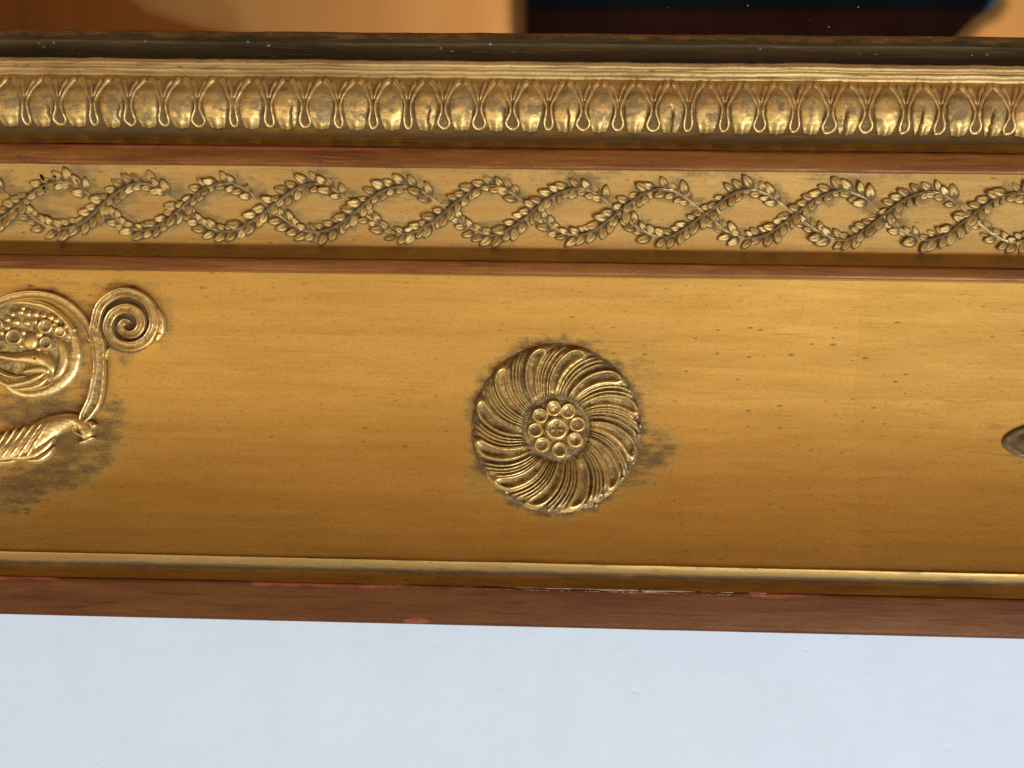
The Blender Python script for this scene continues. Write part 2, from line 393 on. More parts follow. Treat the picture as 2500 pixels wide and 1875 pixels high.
# --- greenish hollow under the eggs
def g_hollow(px, v):
    return 0.75 * np.exp(-((v - 334 - 5 * (fbm(px / 100, 0, 5) - .5)) / 10.0) ** 2) + 0.5 * (fbm(px / 60, v / 10, 9) - 0.4)
vs, ps = cat(arc(318, 12.9, 350, 15.4, -0.7, 14), arc(351, 15.7, 361, 17.6, 0.2, 5))
rail('hollow_moulding', vs, ps, M['hollow'], wob=1.4, seed=41, grime=g_hollow)

# --- first brown fillet
def g_f1(px, v):
    return 0.8 * sstep(374, 367, v + 8 * (fbm(px / 150, v / 10, 3) - .5)) * sstep(0.35, 0.6, fbm(px / 260, 2, 13)) + 0.5 * (fbm(px / 200, v / 14, 14) - 0.5)
vs, ps = cat(([361], [14.0]), ([361.5, 363.5, 366], [17.0, 19.2, 19.6]), arc(370, 19.7, 408, 19.5, 0.15, 8), ([411, 413, 414], [19.3, 18.6, 16.0]))
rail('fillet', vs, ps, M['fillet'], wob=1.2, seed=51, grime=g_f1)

# --- frieze ground with its rising lower edge
pfr = 16.0
EYES = [-60, 150, 346, 545, 770, 983, 1199, 1406, 1616, 1828, 2051, 2262, 2477, 2690]
def g_frieze(px, v):
    band = sstep(408, 424, v) * sstep(592, 560, v)
    a = 0.50 * sstep(480, 412, v) * sstep(0.36, 0.65, fbm(px / 120, v / 60, 71)) + 0.30 * sstep(575, 600, v) * sstep(0.4, 0.6, fbm(px / 150, v / 20, 72))
    ph = np.interp(px, EYES, np.arange(len(EYES)))
    s1 = 515 - 58 * np.cos(math.pi * ph); s2 = 515 + 58 * np.cos(math.pi * ph)
    dd = np.minimum(np.abs(v - s1), np.abs(v - s2))
    return a + 0.80 * sstep(50, 4, dd + 44 * (fbm(px / 22, v / 22, 73) - .5)) * band  # dirt plus painted leaf shadow along both strands
vs, ps = cat(([409], [17.1]), arc(411, 17.2, 604, 15.3, -0.15, 66), arc(607, 15.4, 634, 20.2, -0.55, 14), ([637], [21.4]))
frz, B_frz = rail('frieze', vs, ps, M['frieze'], dx=0.0007, wob=0.9, seed=61, grime=g_frieze)

# --- second brown fillet
def g_f2(px, v):
    return 0.45 * (fbm(px / 200, v / 14, 24) - 0.45) + 0.4 * sstep(643, 638, v)
vs, ps = cat(([636.5], [18.0]), ([637, 638.5, 641], [21.2, 21.9, 22.1]), arc(645, 22.1, 667, 21.9, 0.1, 6), ([669, 671, 674.5], [21.7, 21.0, 12.0]))
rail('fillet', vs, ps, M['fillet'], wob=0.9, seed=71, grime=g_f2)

# --- the big cove
RC = (1359.0, 1047.0)
def cove_p(v):
    t = (v - 673.0) / (1372.0 - 673.0)
    a = 0.42
    return np.where(t < a, 9.8 + 1.8 * ((a - t) / a) ** 2, 9.8 + 12.7 * (np.abs(t - a) / (1 - a)) ** 2)
vs = np.linspace(672, 1373, 235)
B_cove = Band(vs, cove_p(vs))
def lobe(px, py, cx, cy, rx, ry, ang=0.0):
    c, s = math.cos(ang), math.sin(ang)
    dx, dy = px - cx, py - cy
    return np.sqrt(((dx * c + dy * s) / rx) ** 2 + ((-dx * s + dy * c) / ry) ** 2)
def g_cove(X, V):
    # X, V: rail x and row at mid photo; put the halos where the ornaments sit on the rail
    z = np.interp(V, B_cove.v, B_cove.z); x = (X - 1250) * S
    d = np.stack([x, -B_cove.p_at(z) * 0.001, z], -1) - CAM
    dep = d @ _f
    px = 1250 + F * (d @ _r) / dep; py = 937.5 - F * (d @ _u) / dep
    n = fbm(px / 26, py / 16, 81); n2 = fbm(px / 90, py / 9, 82); n3 = fbm(px / 40, py / 5, 83)
    r = np.hypot(px - RC[0], py - RC[1])
    g = 1.0 * sstep(250, 192, r + 50 * (n - .5))
    # dust swept to the right and below the rosette
    for (cx, cy, rx, ry, a, am) in ((1510, 1140, 140, 70, -.35, 1.0), (1420, 1215, 150, 42, -.2, .7), (1590, 1118, 80, 26, -.35, .9), (1180, 1160, 60, 70, .7, .55), (1540, 960, 70, 130, .1, .5), (1150, 1020, 26, 60, 0, .55),
                                   # left ornament
                                   (120, 1050, 190, 150, .1, .95), (60, 1180, 150, 70, -.45, 1.0), (240, 1060, 70, 110, .15, .9), (20, 1200, 90, 70, -.4, .9), (300, 850, 30, 70, 0, .6), (330, 720, 110, 36, .25, .5), (398, 790, 36, 70, 0, .55), (120, 830, 190, 150, 0, .7), (175, 1165, 110, 40, -.35, .9), (280, 1020, 46, 80, 0, .7), (2540, 1085, 100, 56, 0, .6)):
        q = lobe(px, py, cx, cy, rx, ry, a)
        g = np.maximum(g, am * sstep(1.5, 0.25, q + 0.55 * (n2 - .5) + 0.45 * (n3 - .5) + .8 * (n - .5)))
    sp = lobe(px, py, 1590, 1118, 62, 9, -.38)
    g = np.maximum(g, .7 * sstep(1.3, .6, sp + .5 * (n3 - .5)))
    # scattered faint dirt and a soiled lower edge
    g = np.maximum(g, 0.16 * sstep(0.55, 0.8, fbm(px / 90, py / 10, 84)))
    g = np.maximum(g, 0.5 * sstep(1346, 1368, V + 16 * (fbm(px / 120, V / 8, 85) - .5)) * sstep(.35, .6, fbm(px / 160, V / 30, 86)))
    return g
rail('cove', B_cove.v, B_cove.p, M['cove'], dx=0.00042, wob=0.5, seed=81, grime=g_cove)

# --- lip below the cove
def g_lip(px, v):
    return 0.95 * np.exp(-((v - 1399 - 3 * (fbm(px / 60, 0, 91) - .5)) / 6.5) ** 2) * (0.45 + 1.0 * fbm(px / 90, 3, 92)) + 0.7 * (fbm(px / 70, v / 8, 93) - 0.36)
vs, ps = cat(([1371], [21.4]), ([1372, 1373], [22.3, 23.0]), arc(1374, 23.1, 1397, 20.9, 0.3, 12), arc(1399, 20.9, 1430, 24.2, -0.6, 14), ([1433], [24.9]))
rail('lip_moulding', vs, ps, M['lip'], wob=1.0, seed=91, grime=g_lip)

# --- outer fillet (edge of the frame) with rubbed red line along its top, and the frame's side back to the wall
def g_out(px, v):
    a = 0.95 * sstep(1446, 1438, v + 9 * (fbm(px / 110, v / 10, 101) - .5)) * sstep(0.36, 0.55, fbm(px / 380, 5, 102))
    a = a + 0.55 * sstep(1.1, .7, lobe(px, v, 1030, 1524, 34, 12) + .9 * (fbm(px / 14, v / 7, 104) - .5))
    return np.clip(a, 0, 1) + 0.45 * (fbm(px / 160, v / 22, 103) - 0.5)
vs, ps = cat(([1432], [21.0]), ([1432.5, 1434, 1437], [24.7, 25.4, 25.7]), arc(1442, 25.8, 1520, 25.5, 0.15, 16), ([1526, 1529], [25.3, 24.6]))
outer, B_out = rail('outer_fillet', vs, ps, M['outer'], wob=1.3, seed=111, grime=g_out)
zb = float(B_out.z[-1])
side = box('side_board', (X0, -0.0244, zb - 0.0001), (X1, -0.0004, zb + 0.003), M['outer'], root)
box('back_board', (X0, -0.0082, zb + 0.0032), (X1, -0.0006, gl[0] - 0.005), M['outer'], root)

# ------------------------------------------------------------------ relief tools (offsets in source pixels over a band's surface)
def crom(pts, n):
    """Catmull-Rom through points, n samples evenly by arc length"""
    P = np.asarray(pts, float)
    Q = np.vstack([2 * P[0] - P[1], P, 2 * P[-1] - P[-2]])
    out = []
    for i in range(len(P) - 1):
        t = np.linspace(0, 1, 14, endpoint=False)[:, None]
        a, b, c, d = Q[i], Q[i + 1], Q[i + 2], Q[i + 3]
        out.append(0.5 * (2 * b + (c - a) * t + (2 * a - 5 * b + 4 * c - d) * t ** 2 + (3 * b - a - 3 * c + d) * t ** 3))
    out.append(P[-1:]); C = np.vstack(out)
    L = np.concatenate([[0], np.cumsum(np.hypot(*np.diff(C[:, :2], axis=0).T))])
    s = np.linspace(0, L[-1], n)
    return np.stack([np.interp(s, L, C[:, k]) for k in range(C.shape[1])], -1), L[-1]

def round_h(s): return np.sqrt(np.clip(1 - s * s, 0, 1))
def channel_h(s): # two rims with a hollow between
    return np.exp(-((np.abs(s) - 0.72) / 0.17) ** 2) + 0.42 * sstep(1.0, 0.8, np.abs(s))
class Relief:
    """collects swept ribs and bosses and links them as one mesh"""
    def __init__(self, band, railspace=False):
        self.b, self.V, self.F, self.G, self.rs = band, [], [], [], railspace
    def _map(self, x, y, h):
        if self.rs:
            z = np.interp(y, self.b.v, self.b.z); xm = (x - 1250) * S
            X = np.stack([xm, -self.b.p_at(z) * 0.001, z], -1)
            return X + self.b.normal(z) * (h[..., None] * S)
        return self.b.map(x, y, h)
    def add(self, x, y, h, g, close=False):
        n, m = x.shape
        o = sum(len(v) for v in self.V)
        self.V.append(self._map(x, y, h).reshape(-1, 3)); self.G.append(np.broadcast_to(g, x.shape).reshape(-1))
        self.F += [[k + o for k in f] for f in grid_faces(n, m, close=close)]
    def sweep(self, pts, width, height, shape=round_h, nl=11, step=2.2, taper=(0.12, 0.12), base=0.0, rough=0.8, dust=0.55, seed=1, tw=None):
        """pts may carry a third column that scales the width"""
        P, L = crom(pts, max(8, int(crom(pts, 8)[1] / step)))
        t = np.linspace(0, 1, len(P))
        T = np.gradient(P[:, :2], axis=0); T /= np.linalg.norm(T, axis=1, keepdims=True) + 1e-9
        Nn = np.stack([-T[:, 1], T[:, 0]], -1)
        wd = np.full(len(P), float(width)) * (P[:, 2] if P.shape[1] > 2 else 1)
        a, c = taper
        e = np.ones(len(P))
        if a > 0: e *= np.sqrt(np.clip(1 - np.clip(1 - t / a, 0, 1) ** 2, 0, 1))
        if c > 0: e *= np.sqrt(np.clip(1 - np.clip(1 - (1 - t) / c, 0, 1) ** 2, 0, 1))
        s = np.linspace(-1, 1, nl)
        X = P[:, 0:1] + Nn[:, 0:1] * s * (wd * np.maximum(e, .03))[:, None]
        Y = P[:, 1:2] + Nn[:, 1:2] * s * (wd * np.maximum(e, .03))[:, None]
        nz = (fbm(X / 9, Y / 9, seed + 7) - 0.5) * 2 * rough
        H = base + height * shape(s)[None, :] * (0.35 + 0.65 * e)[:, None] + nz
        H[:, 0] = H[:, -1] = -1.5
        g = dust * sstep(0.62, 0.1, shape(s))[None, :] * np.ones_like(X) + 0.35 * (fbm(X / 14, Y / 14, seed + 3) - 0.45)  # low parts darkened: crevice dirt and painted shade together
        self.add(X, Y, H, np.clip(g, 0, 1))
        return self
    def boss(self, cx, cy, rx, ry=None, ang=0.0, height=10.0, crater=0.0, base=0.0, dust=0.5, seed=1, nr=10, na=22, rough=0.8, star=0):
        ry = ry or rx
        r = np.linspace(1.0, 0.0, nr)[:, None]; th = np.linspace(0, 2 * math.pi, na, endpoint=False)[None, :]
        lx = r * np.cos(th) * rx; ly = r * np.sin(th) * ry
        c, s = math.cos(ang), math.sin(ang)
        X = cx + lx * c - ly * s; Y = cy + lx * s + ly * c
        if crater > 0:
            prof_ = np.exp(-((r - 0.74) / 0.2) ** 2) + (1 - crater) * sstep(0.74, 0.4, r)
        else:
            prof_ = np.sqrt(np.clip(1 - r * r, 0, 1))
        H = base + height * prof_ * np.ones_like(th)
        if star: H = H + height * 0.55 * np.clip(np.cos(th * star), -0.3, 1) * sstep(0.75, 0.3, r) * sstep(0.0, .2, r)
        H = H + (fbm(X / 8, Y / 8, seed) - .5) * 2 * rough
        H[0, :] = -1.5
        g = dust * sstep(0.7, 0.15, prof_) * np.ones_like(th) + 0.3 * (fbm(X / 12, Y / 12, seed + 4) - .45)  # hollows and foot darkened, dirt mixed with painted shade
        self.add(X, Y, H, np.clip(g, 0, 1), close=True)
        return self
    def build(self, name, mat, parent):
        return mesh_obj(name, np.vstack(self.V), self.F, mat, parent, np.concatenate(self.G))

# ------------------------------------------------------------------ egg and dart
EGGS = [-149, -63, 22, 104, 187, 275, 358, 443, 527, 614, 700, 785, 869, 955, 1040, 1127, 1211, 1296, 1382, 1467, 1553, 1638, 1726, 1814, 1899, 1982, 2068, 2163, 2253, 2340, 2426, 2506, 2594, 2680]
def u_of(px, row, p):       # photo column -> rail column
    return float(at(px, row, p)[0]) / S + 1250
CRACK = {122: 3, 291: 2.5, 400: 3, 710: 3, 1048: 2.5, 1231: 4.2, 1388: 2.5, 1640: 4.5, 2064: 4.5, 2247: 3, 2420: 3.4}
cracks = [(u_of(k, 270, 16), wd) for k, wd in CRACK.items()]
eu = [u_of(e, 180 + 70 + (e - 1250) * 0.009, 15.5) for e in EGGS]
for k, c in enumerate(eu):
    half = 31.0 + rng.normal(0, 1.4)
    tv = np.linspace(0, 1, 54); s = np.linspace(-1, 1, 45)
    v0, v1 = 203 + rng.normal(0, 1.5), 316
    T, Sg = np.meshgrid(tv, s, indexing='ij')
    wv = np.where(tv < 0.5, np.sin(np.clip(tv / 0.52, 0, 1) * math.pi / 2) ** 0.8, 1 - 0.42 * ((tv - 0.5) / 0.5) ** 2.0)
    V = v0 + (v1 - v0) * T
    lean = rng.normal(0, 3.5)
    U = c + Sg * np.maximum(wv, 0.02)[:, None] * half + lean * (T - .5)
    env = sstep(0, 0.35, T) * (1 - 0.28 * sstep(0.6, 1.0, T))
    hk = rng.uniform(8.5, 12.5)
    H = hk * np.sqrt(np.clip(1 - Sg ** 2, 0, 1)) ** 0.8 * (0.25 + 0.75 * env)
    H += (fbm(U / 24, V / 24, 200) - .5) * 2.8 + (fbm(U / 7, V / 6, 201) - .5) * 0.9
    # three shallow lobes at the foot
    H += 1.8 * sstep(.68, .95, T) * np.cos(Sg * 6.0)
    g = 0.60 * sstep(0.42, 0.70, fbm(U / 24 + 3, V / 24, 202) + 0.16 * np.exp(-((T - .5) / .22) ** 2) - 0.10 * np.abs(Sg)) + 0.12
    g = g * sstep(0.98, 0.82, T) + 0.55 * sstep(.82, .99, np.abs(Sg)) * sstep(1, .8, T) + .5 * sstep(.12, 0, T)
    for cu, wd in cracks:
        if abs(cu - c) < half:
            ln = cu + 5 * (fbm(V / 18, 0 * V, 210 + k) - .5) * 2
            gr = np.exp(-((U - ln) / (wd * 0.75)) ** 2) * sstep(.42, .62, T)
            H -= 12 * gr; g = np.maximum(g, 1.25 * gr)  # dark inside of the crack put into the colour too
    H[:, 0] = H[:, -1] = -2; H[0, :] = -1
    rl = Relief(B_egg, True); rl.add(U, V, H, np.clip(g, 0, 1.3))
    rl.build('egg', M['egg'], root)
    if k + 1 < len(eu):
        dc = (c + eu[k + 1]) / 2 + rng.normal(0, 1.2); j = lambda: rng.normal(0, 1.3)
        lp = rng.uniform(9, 16); nk = rng.uniform(5.5, 8)
        rl = Relief(B_egg, True)
        left = [(-38 + j(), 199, 1.9), (-29 + j(), 210, 1.8), (-18 + j(), 231, 1.35), (-nk, 256, .9), (-nk + j() * .5, 276, .9), (-lp, 298, 1), (-lp * .62, 310 + j(), 1), (0, 313 + j() * .5, 1),
                (lp * .7, 309, 1), (lp, 297, 1), (nk, 275, .9), (nk, 255, .9), (18 + j(), 230, 1.35), (29 + j(), 210, 1.8), (38 + j(), 199, 1.9)]
        rl.sweep([(dc + a, b, c_) for a, b, c_ in left], 4.0, rng.uniform(6, 8.5), taper=(.03, .03), nl=9, seed=300 + k, dust=0.25, rough=1.1)
        rl.sweep([(dc - 19 + j(), 202, 1.7), (dc - 9 + j(), 221, 1.2), (dc - 2, 246, .7)], 4.0, rng.uniform(4.5, 7), taper=(.2, .3), nl=7, seed=340 + k, dust=.4)
        rl.sweep([(dc + 18 + j(), 203, 1.7), (dc + 9 + j(), 221, 1.2), (dc + 2, 246, .7)], 4.0, rng.uniform(4.5, 7), taper=(.2, .3), nl=7, seed=380 + k, dust=.4)
        rl.build('dart', M['dart'], root)

# ------------------------------------------------------------------ leaf guilloche on the frieze
eyes = [u_of(e, 515, 16) for e in EYES]
uu = np.arange(eyes[0], eyes[-1], 3.0)
ph = np.interp(uu, eyes, np.arange(len(eyes)))
# smooth the phase so that the strands do not kink
kern = np.hanning(41); kern /= kern.sum()
phs = np.convolve(np.pad(ph - np.arange(len(ph)) * (ph[-1] / len(ph)), 20, mode='edge'), kern, 'valid') + np.arange(len(ph)) * (ph[-1] / len(ph))
def strand(sign): return 515 - sign * 58 * np.cos(math.pi * phs) + (fbm(uu / 60, sign, 400) - .5) * 7
def make_leaf_mesh(seed):
    t = np.linspace(0, 1, 11)[:, None]; s = np.linspace(-1, 1, 9)[None, :]
    wv = np.sin(math.pi * np.clip(t, 0.0, 1) ** 0.8) ** 0.75
    x = t * 1.0 + 0 * s; y = s * np.maximum(wv, .03) * 0.29
    h = (0.06 + 0.13 * t) * np.sqrt(np.clip(1 - s * s, 0, 1)) * (0.25 + 0.75 * wv) + 0.02 * (fbm(x * 5, y * 9, seed) - .5) * 2
    h = h - 0.03 * np.exp(-(s / .18) ** 2) * sstep(.1, .4, t)
    h[:, 0] = h[:, -1] = -0.04; h[0, :] = -.03; h[-1, :] = -.03
    V = np.stack([x, y, h], -1).reshape(-1, 3)
    me = bpy.data.meshes.new('leaf'); me.from_pydata(V.tolist(), [], grid_faces(11, 9))
    a = me.attributes.new('grime', 'FLOAT', 'POINT')
    a.data.foreach_set('value', (1.1 * sstep(.12, .02, h) + 0.6 * sstep(.45, .1, t) + 0.35 * sstep(.8, 1.0, t) + 0 * s).astype(np.float32).ravel())  # edges, base and tip darkened: dirt plus painted leaf shadow
    me.materials.append(M['leaf']); me.polygons.foreach_set('use_smooth', [True] * len(me.polygons)); me.update()
    return me
leaf_meshes = [make_leaf_mesh(s) for s in (500, 501, 502, 503)]
n_leaf = {'leaf': 0, 'leaflet': 0}
for sign in (1, -1):
    sv = strand(sign)
    slope = np.gradient(sv, uu)
    rising = sstep(0.25, -0.25, slope)                     # runs up to the right: lies on top where strands cross
    rl = Relief(B_frz, True)
    pts = np.stack([uu, sv], -1)
    P = pts[::4]
    s = np.linspace(-1, 1, 9); Pd, L = crom(P, int(len(uu) * 1.3))
    T = np.gradient(Pd, axis=0); T /= np.linalg.norm(T, axis=1, keepdims=True); Nn = np.stack([-T[:, 1], T[:, 0]], -1)
    ris = np.interp(Pd[:, 0], uu, rising)
    X = Pd[:, :1] + Nn[:, :1] * s * 3.6; Y = Pd[:, 1:] + Nn[:, 1:] * s * 3.6
    # a stem with a sunk dark line along it
    H = (2.5 + 5.5 * ris[:, None]) * np.sqrt(np.clip(1 - s ** 2, 0, 1))[None] + 2.2 * np.exp(-((np.abs(s) - .6) / .25) ** 2)[None] + (fbm(X / 9, Y / 9, 420) - .5) * 2
    H[:, 0] = H[:, -1] = -1.5
    g = (1.25 * np.exp(-((s - .05) / .62) ** 2))[None] * (0.25 + .75 * ris[:, None]) * (0.5 + .8 * fbm(X / 40, Y / 40, 421)) + 0.1
    rl.add(X, Y, H, np.clip(g, 0, 1)); rl.build('vine_stem', M['relief'], root)
    for k in range(len(eyes) - 1):
        ia, ib = np.searchsorted(phs, k), np.searchsorted(phs, k + 1)
        seg = pts[ia:ib]
        if len(seg) < 4: continue
        Ls = np.concatenate([[0], np.cumsum(np.hypot(*np.diff(seg, axis=0).T))])
        for side in (1, -1):
            for q in range(11):
                fr = (q + .5 + rng.normal(0, .13)) / 11
                cx, cy = np.interp(fr * Ls[-1], Ls, seg[:, 0]), np.interp(fr * Ls[-1], Ls, seg[:, 1])
                sl = np.interp(cx, uu, slope); r_ = np.interp(cx, uu, rising)
                if r_ < 0.3 and abs(fr - .5) < 0.14: continue   # hidden under the other strand
                nm = 'leaf' if q % 2 == 0 else 'leaflet'  # same leaf meshes, odd positions only carry a second name
                if n_leaf[nm] >= 299: continue
                tx, ty = -1.0, -sl; nn = math.hypot(tx, ty); tx, ty = tx / nn, ty / nn      # leaves point back to the left
                a = side * (R(34) + rng.normal(0, .16))
                dx, dy = tx * math.cos(a) - ty * math.sin(a), tx * math.sin(a) + ty * math.cos(a)
                # leaves inside an eye stay short
                inner = abs(cy + dy * 40 - 515) < abs(cy - 515)
                Lf = (35 if inner else 42) * rng.uniform(.85, 1.15)
                ox, oy = cx + dx * 3, cy + dy * 3
                z = float(np.interp(oy, B_frz.v, B_frz.z)); yv = -float(B_frz.p_at(z)) * .001
                ex = Vector((dx, 0, -dy)); ez = Vector((0, -1, 0)); ey = ez.cross(ex)
                me = leaf_meshes[rng.integers(4)]
                o = bpy.data.objects.new(nm, me); col.objects.link(o); o.parent = root
                wear = 0.55 if ox < 300 and oy < 520 else 1.0
                lean = Matrix.Rotation(rng.normal(0, .16), 4, 'X') @ Matrix.Rotation(rng.normal(-.09, .08), 4, 'Y')
                Mx = Matrix.Identity(4)
                for r_i in range(3):
                    Mx[r_i][0], Mx[r_i][1], Mx[r_i][2] = ex[r_i], ey[r_i], ez[r_i]
                Mx.translation = Vector(((ox - 1250) * S, yv - 0.00003, z))
                o.matrix_local = Mx @ lean @ Matrix.Diagonal((Lf * S, Lf * S * rng.uniform(.9, 1.15), Lf * S * wear * rng.uniform(.85, 1.2), 1))
                n_leaf[nm] += 1

# ------------------------------------------------------------------ rosette on the cove
def P_cove(): return Relief(B_cove, False)
ros = P_cove()
th = np.linspace(0, 2 * math.pi, 120, endpoint=False)[None, :]
rr = np.array([1.0, .985, .96, .92, .8, .5, .2, 0.02])[:, None]
edge = 206 * (1 + 0.012 * np.sin(12 * th + .6) + 0.018 * (fbm(np.cos(th) * 4 + 9, np.sin(th) * 4 + 9, 601) - .5) * 2)
X = RC[0] + rr * edge * np.cos(th); Y = RC[1] + rr * edge * np.sin(th)
H = np.array([-2, 3, 5, 6, 7, 7, 6, 6.0])[:, None] + (fbm(X / 8, Y / 8, 602) - .5) * 4
ros.add(X, Y, H, np.clip(0.75 - 0.4 * fbm(X / 20, Y / 20, 603) + 0 * H, 0, 1), close=True)
rosette = ros.build('rosette', M['relief'], root)
NP = 12
for k in range(NP):
    t0 = R(101 - k * 30 + rng.normal(0, 1.6))
    s = np.linspace(0, 1, 58)[:, None]; u = np.linspace(-.03, .97, 52)[None, :]
    r = 80 + (207 - 80) * s
    wdth = R(30)
    uc = 0.21 + rng.normal(0, .015)
    ang = t0 + R(27) * (1 - s) ** 1.1 + R(4) * np.sin(math.pi * s) - (u - uc) * wdth + 0 * r
    X = RC[0] + r * np.cos(ang); Y = RC[1] - r * np.sin(ang)
    d = (u - uc) / (0.165 + .035 * s)
    tip = np.clip((s - 0.80) / 0.145, 0, None)
    dd = np.sqrt(d ** 2 + tip ** 2)
    H = 11 + 4 * np.sin(math.pi * np.clip(s, 0, 1) ** .9)
    rim = np.exp(-((dd - 1) / .33) ** 2)
    H = H + 8.0 * rim - 6.0 * sstep(.9, .3, dd) * sstep(.05, .35, s)
    ridge = 0
    for q_, (uq, top) in enumerate(((0.50, .91), (0.62, .96), (0.745, .98), (0.87, .93))):
        uq = uq + rng.normal(0, .012)
        rg = np.exp(-((u - uq) / .043) ** 2) * (.75 + .25 * rng.random()) * sstep(top, top - .10, s)
        ridge = np.maximum(ridge, rg)
    H = H + 6.5 * ridge - 5.0 * (1 - np.maximum(ridge, rim)) * sstep(.95, 1.2, dd)
    H = H * (0.55 + 0.45 * sstep(0, .12, s)) * (0.42 + .58 * sstep(1.0, .94, s))
    H = H + (fbm(X / 7, Y / 7, 620) - .5) * 2.4
    g = 0.75 * (1 - np.maximum(ridge, rim)) * (0.45 + .9 * fbm(X / 26, Y / 26, 621)) * np.where(dd < .8, 0.7, 1.0) + 0.7 * sstep(.07, .0, s)  # gaps between ridges darkened, dirt and painted shade in one
    pr = P_cove(); pr.add(X, Y, H, np.clip(g - 0.05, 0, 1)); pr.build('petal', M['relief'], rosette)
# broken bead along the right and lower edge
bd = P_cove()
for a in np.arange(-128, 42, 6.5):
    if rng.random() < .3: continue
    rr_ = 200 + rng.normal(0, 3)
    bd.boss(RC[0] + rr_ * math.cos(R(a)), RC[1] - rr_ * math.sin(R(a)), rng.uniform(4, 8), rng.uniform(3, 6), R(-a + 90), rng.uniform(8, 13), base=4, seed=int(a + 800), nr=6, na=12, rough=1.5, dust=.3)
o = bd.build('edge_bead', M['relief'], rosette); o['kind'] = 'stuff'
# floret in the middle
hb = P_cove()
hb.boss(RC[0] + 0.5, RC[1] + 1, 79, 79, 0, 0.1, seed=640, base=8.2, dust=1.0, nr=14, na=60, rough=1.6)
hb.G[-1] = np.clip(np.full_like(hb.G[-1], .62), 0, 1)
hb.build('hub', M['relief'], rosette)
for k, a in enumerate((13, 58, 98, 140, 183, 227, 278, 329)):
    pr = P_cove(); rd = 52
    pr.boss(RC[0] + rd * math.cos(R(a)), RC[1] - rd * math.sin(R(a)) + 1, 23, 21.5, R(-a), 11, crater=.8, base=6 + rng.normal(0, 1), seed=650 + k, dust=.35, nr=12, rough=2.6)
    pr.build('floret_petal', M['relief'], rosette)
pr = P_cove(); pr.boss(RC[0], RC[1], 31, 31, 0.3, 13, crater=.8, base=9, seed=670, dust=.35, nr=14, na=30, star=5, rough=1.0)
pr.build('floret_eye', M['relief'], rosette)

# ------------------------------------------------------------------ scroll ornament at the left
def Z(x, y): return (x / 2.765, 660 + y / 2.765)
def ZP(*pts): return [Z(p[0], p[1]) + tuple(p[2:]) for p in pts]
orn = bpy.data.objects.new('scroll_ornament', None); col.objects.link(orn); orn.parent = root
# volute
vp = []
fr = [(0, 84), (45, 82), (90, 82), (135, 74), (180, 64), (225, 57), (270, 52), (315, 51), (360, 50), (405, 46), (450, 42), (495, 38), (540, 33), (585, 28), (630, 23), (675, 19), (720, 17), (765, 13), (810, 9), (850, 5)]
for a, r in fr:
    th_ = R(187 - a)
    vp.append((318 + r * math.cos(th_), 794 - r * math.sin(th_), 1.0 if a < 500 else max(.45, 1 - (a - 500) / 700)))
pr = P_cove()
pr.sweep(vp, 13, 14, channel_h, nl=15, base=3, taper=(0, .02), seed=700, dust=.75, rough=1.2)
pr.build('volute', M['relief'], orn)
pr = P_cove()
pr.boss(313, 791, 80, 77, 0, 2.5, seed=705, dust=.9, nr=10, na=50, rough=1.2)
pr.sweep(ZP((1060, 250, .7), (1098, 320, 1), (1098, 400, 1.1), (1060, 480, .6)), 8, 11, nl=9, seed=706, rough=2.5, base=2)
pr.G[0] = np.clip(pr.G[0] * 0 + .8 + .2 * rng.normal(size=pr.G[0].shape), 0, 1)
pr.build('volute_ground', M['relief'], orn)
# stem
pr = P_cove()
pr.sweep(ZP((640, 350, .9), (655, 420, 1), (676, 500, 1.05), (684, 600, .95), (683, 680, 1.0), (670, 780, 1.15), (648, 880, 1.2), (612, 950, 1.05), (590, 985, .9), (560, 1030, .5)), 17, 14, channel_h, nl=15, taper=(0.0, .08), base=3, seed=710, dust=1.0, rough=1.3)
pr.sweep(ZP((742, 520, .5), (722, 575, 1), (708, 640, .8)), 5, 10, nl=7, seed=711)
pr.build('stem', M['relief'], orn)
# coil: outer band and inner ring
pr = P_cove()
pr.sweep(ZP((640, 480, .8), (600, 385, 1), (540, 300, 1.1), (450, 225, 1.1), (340, 178, 1), (220, 165, 1), (100, 182, 1), (0, 225, 1), (-100, 300, 1), (-170, 420, 1), (-190, 540, .9)), 12.5, 12, channel_h, nl=13, taper=(0.02, .1), base=2, seed=720, dust=.55, rough=1.2)
pr.sweep(ZP((60, 225, .5), (180, 215, .8), (300, 235, .9), (400, 290, .8), (475, 370, .9), (512, 470, 1.2), (518, 570, 1.6), (490, 670, 1.7), (420, 755, 1.6), (320, 815, 1.4), (210, 835, 1.3), (110, 808, 1.3), (30, 750, 1.2), (-60, 700, 1), (-160, 620, .9)), 10.5, 13, nl=13, taper=(0.1, .1), base=1, seed=721, dust=.4, rough=1.2)
pr.build('coil', M['relief'], orn)
pr = P_cove()
pr.boss(72, 842, 118, 116, 0, 5.0, seed=722, dust=.7, nr=12, na=60, rough=1.4)
pr.G[0] = np.clip(0.45 + .35 * rng.normal(size=pr.G[0].shape) * .3, 0, 1)
pr.build('coil_ground', M['relief'], orn)
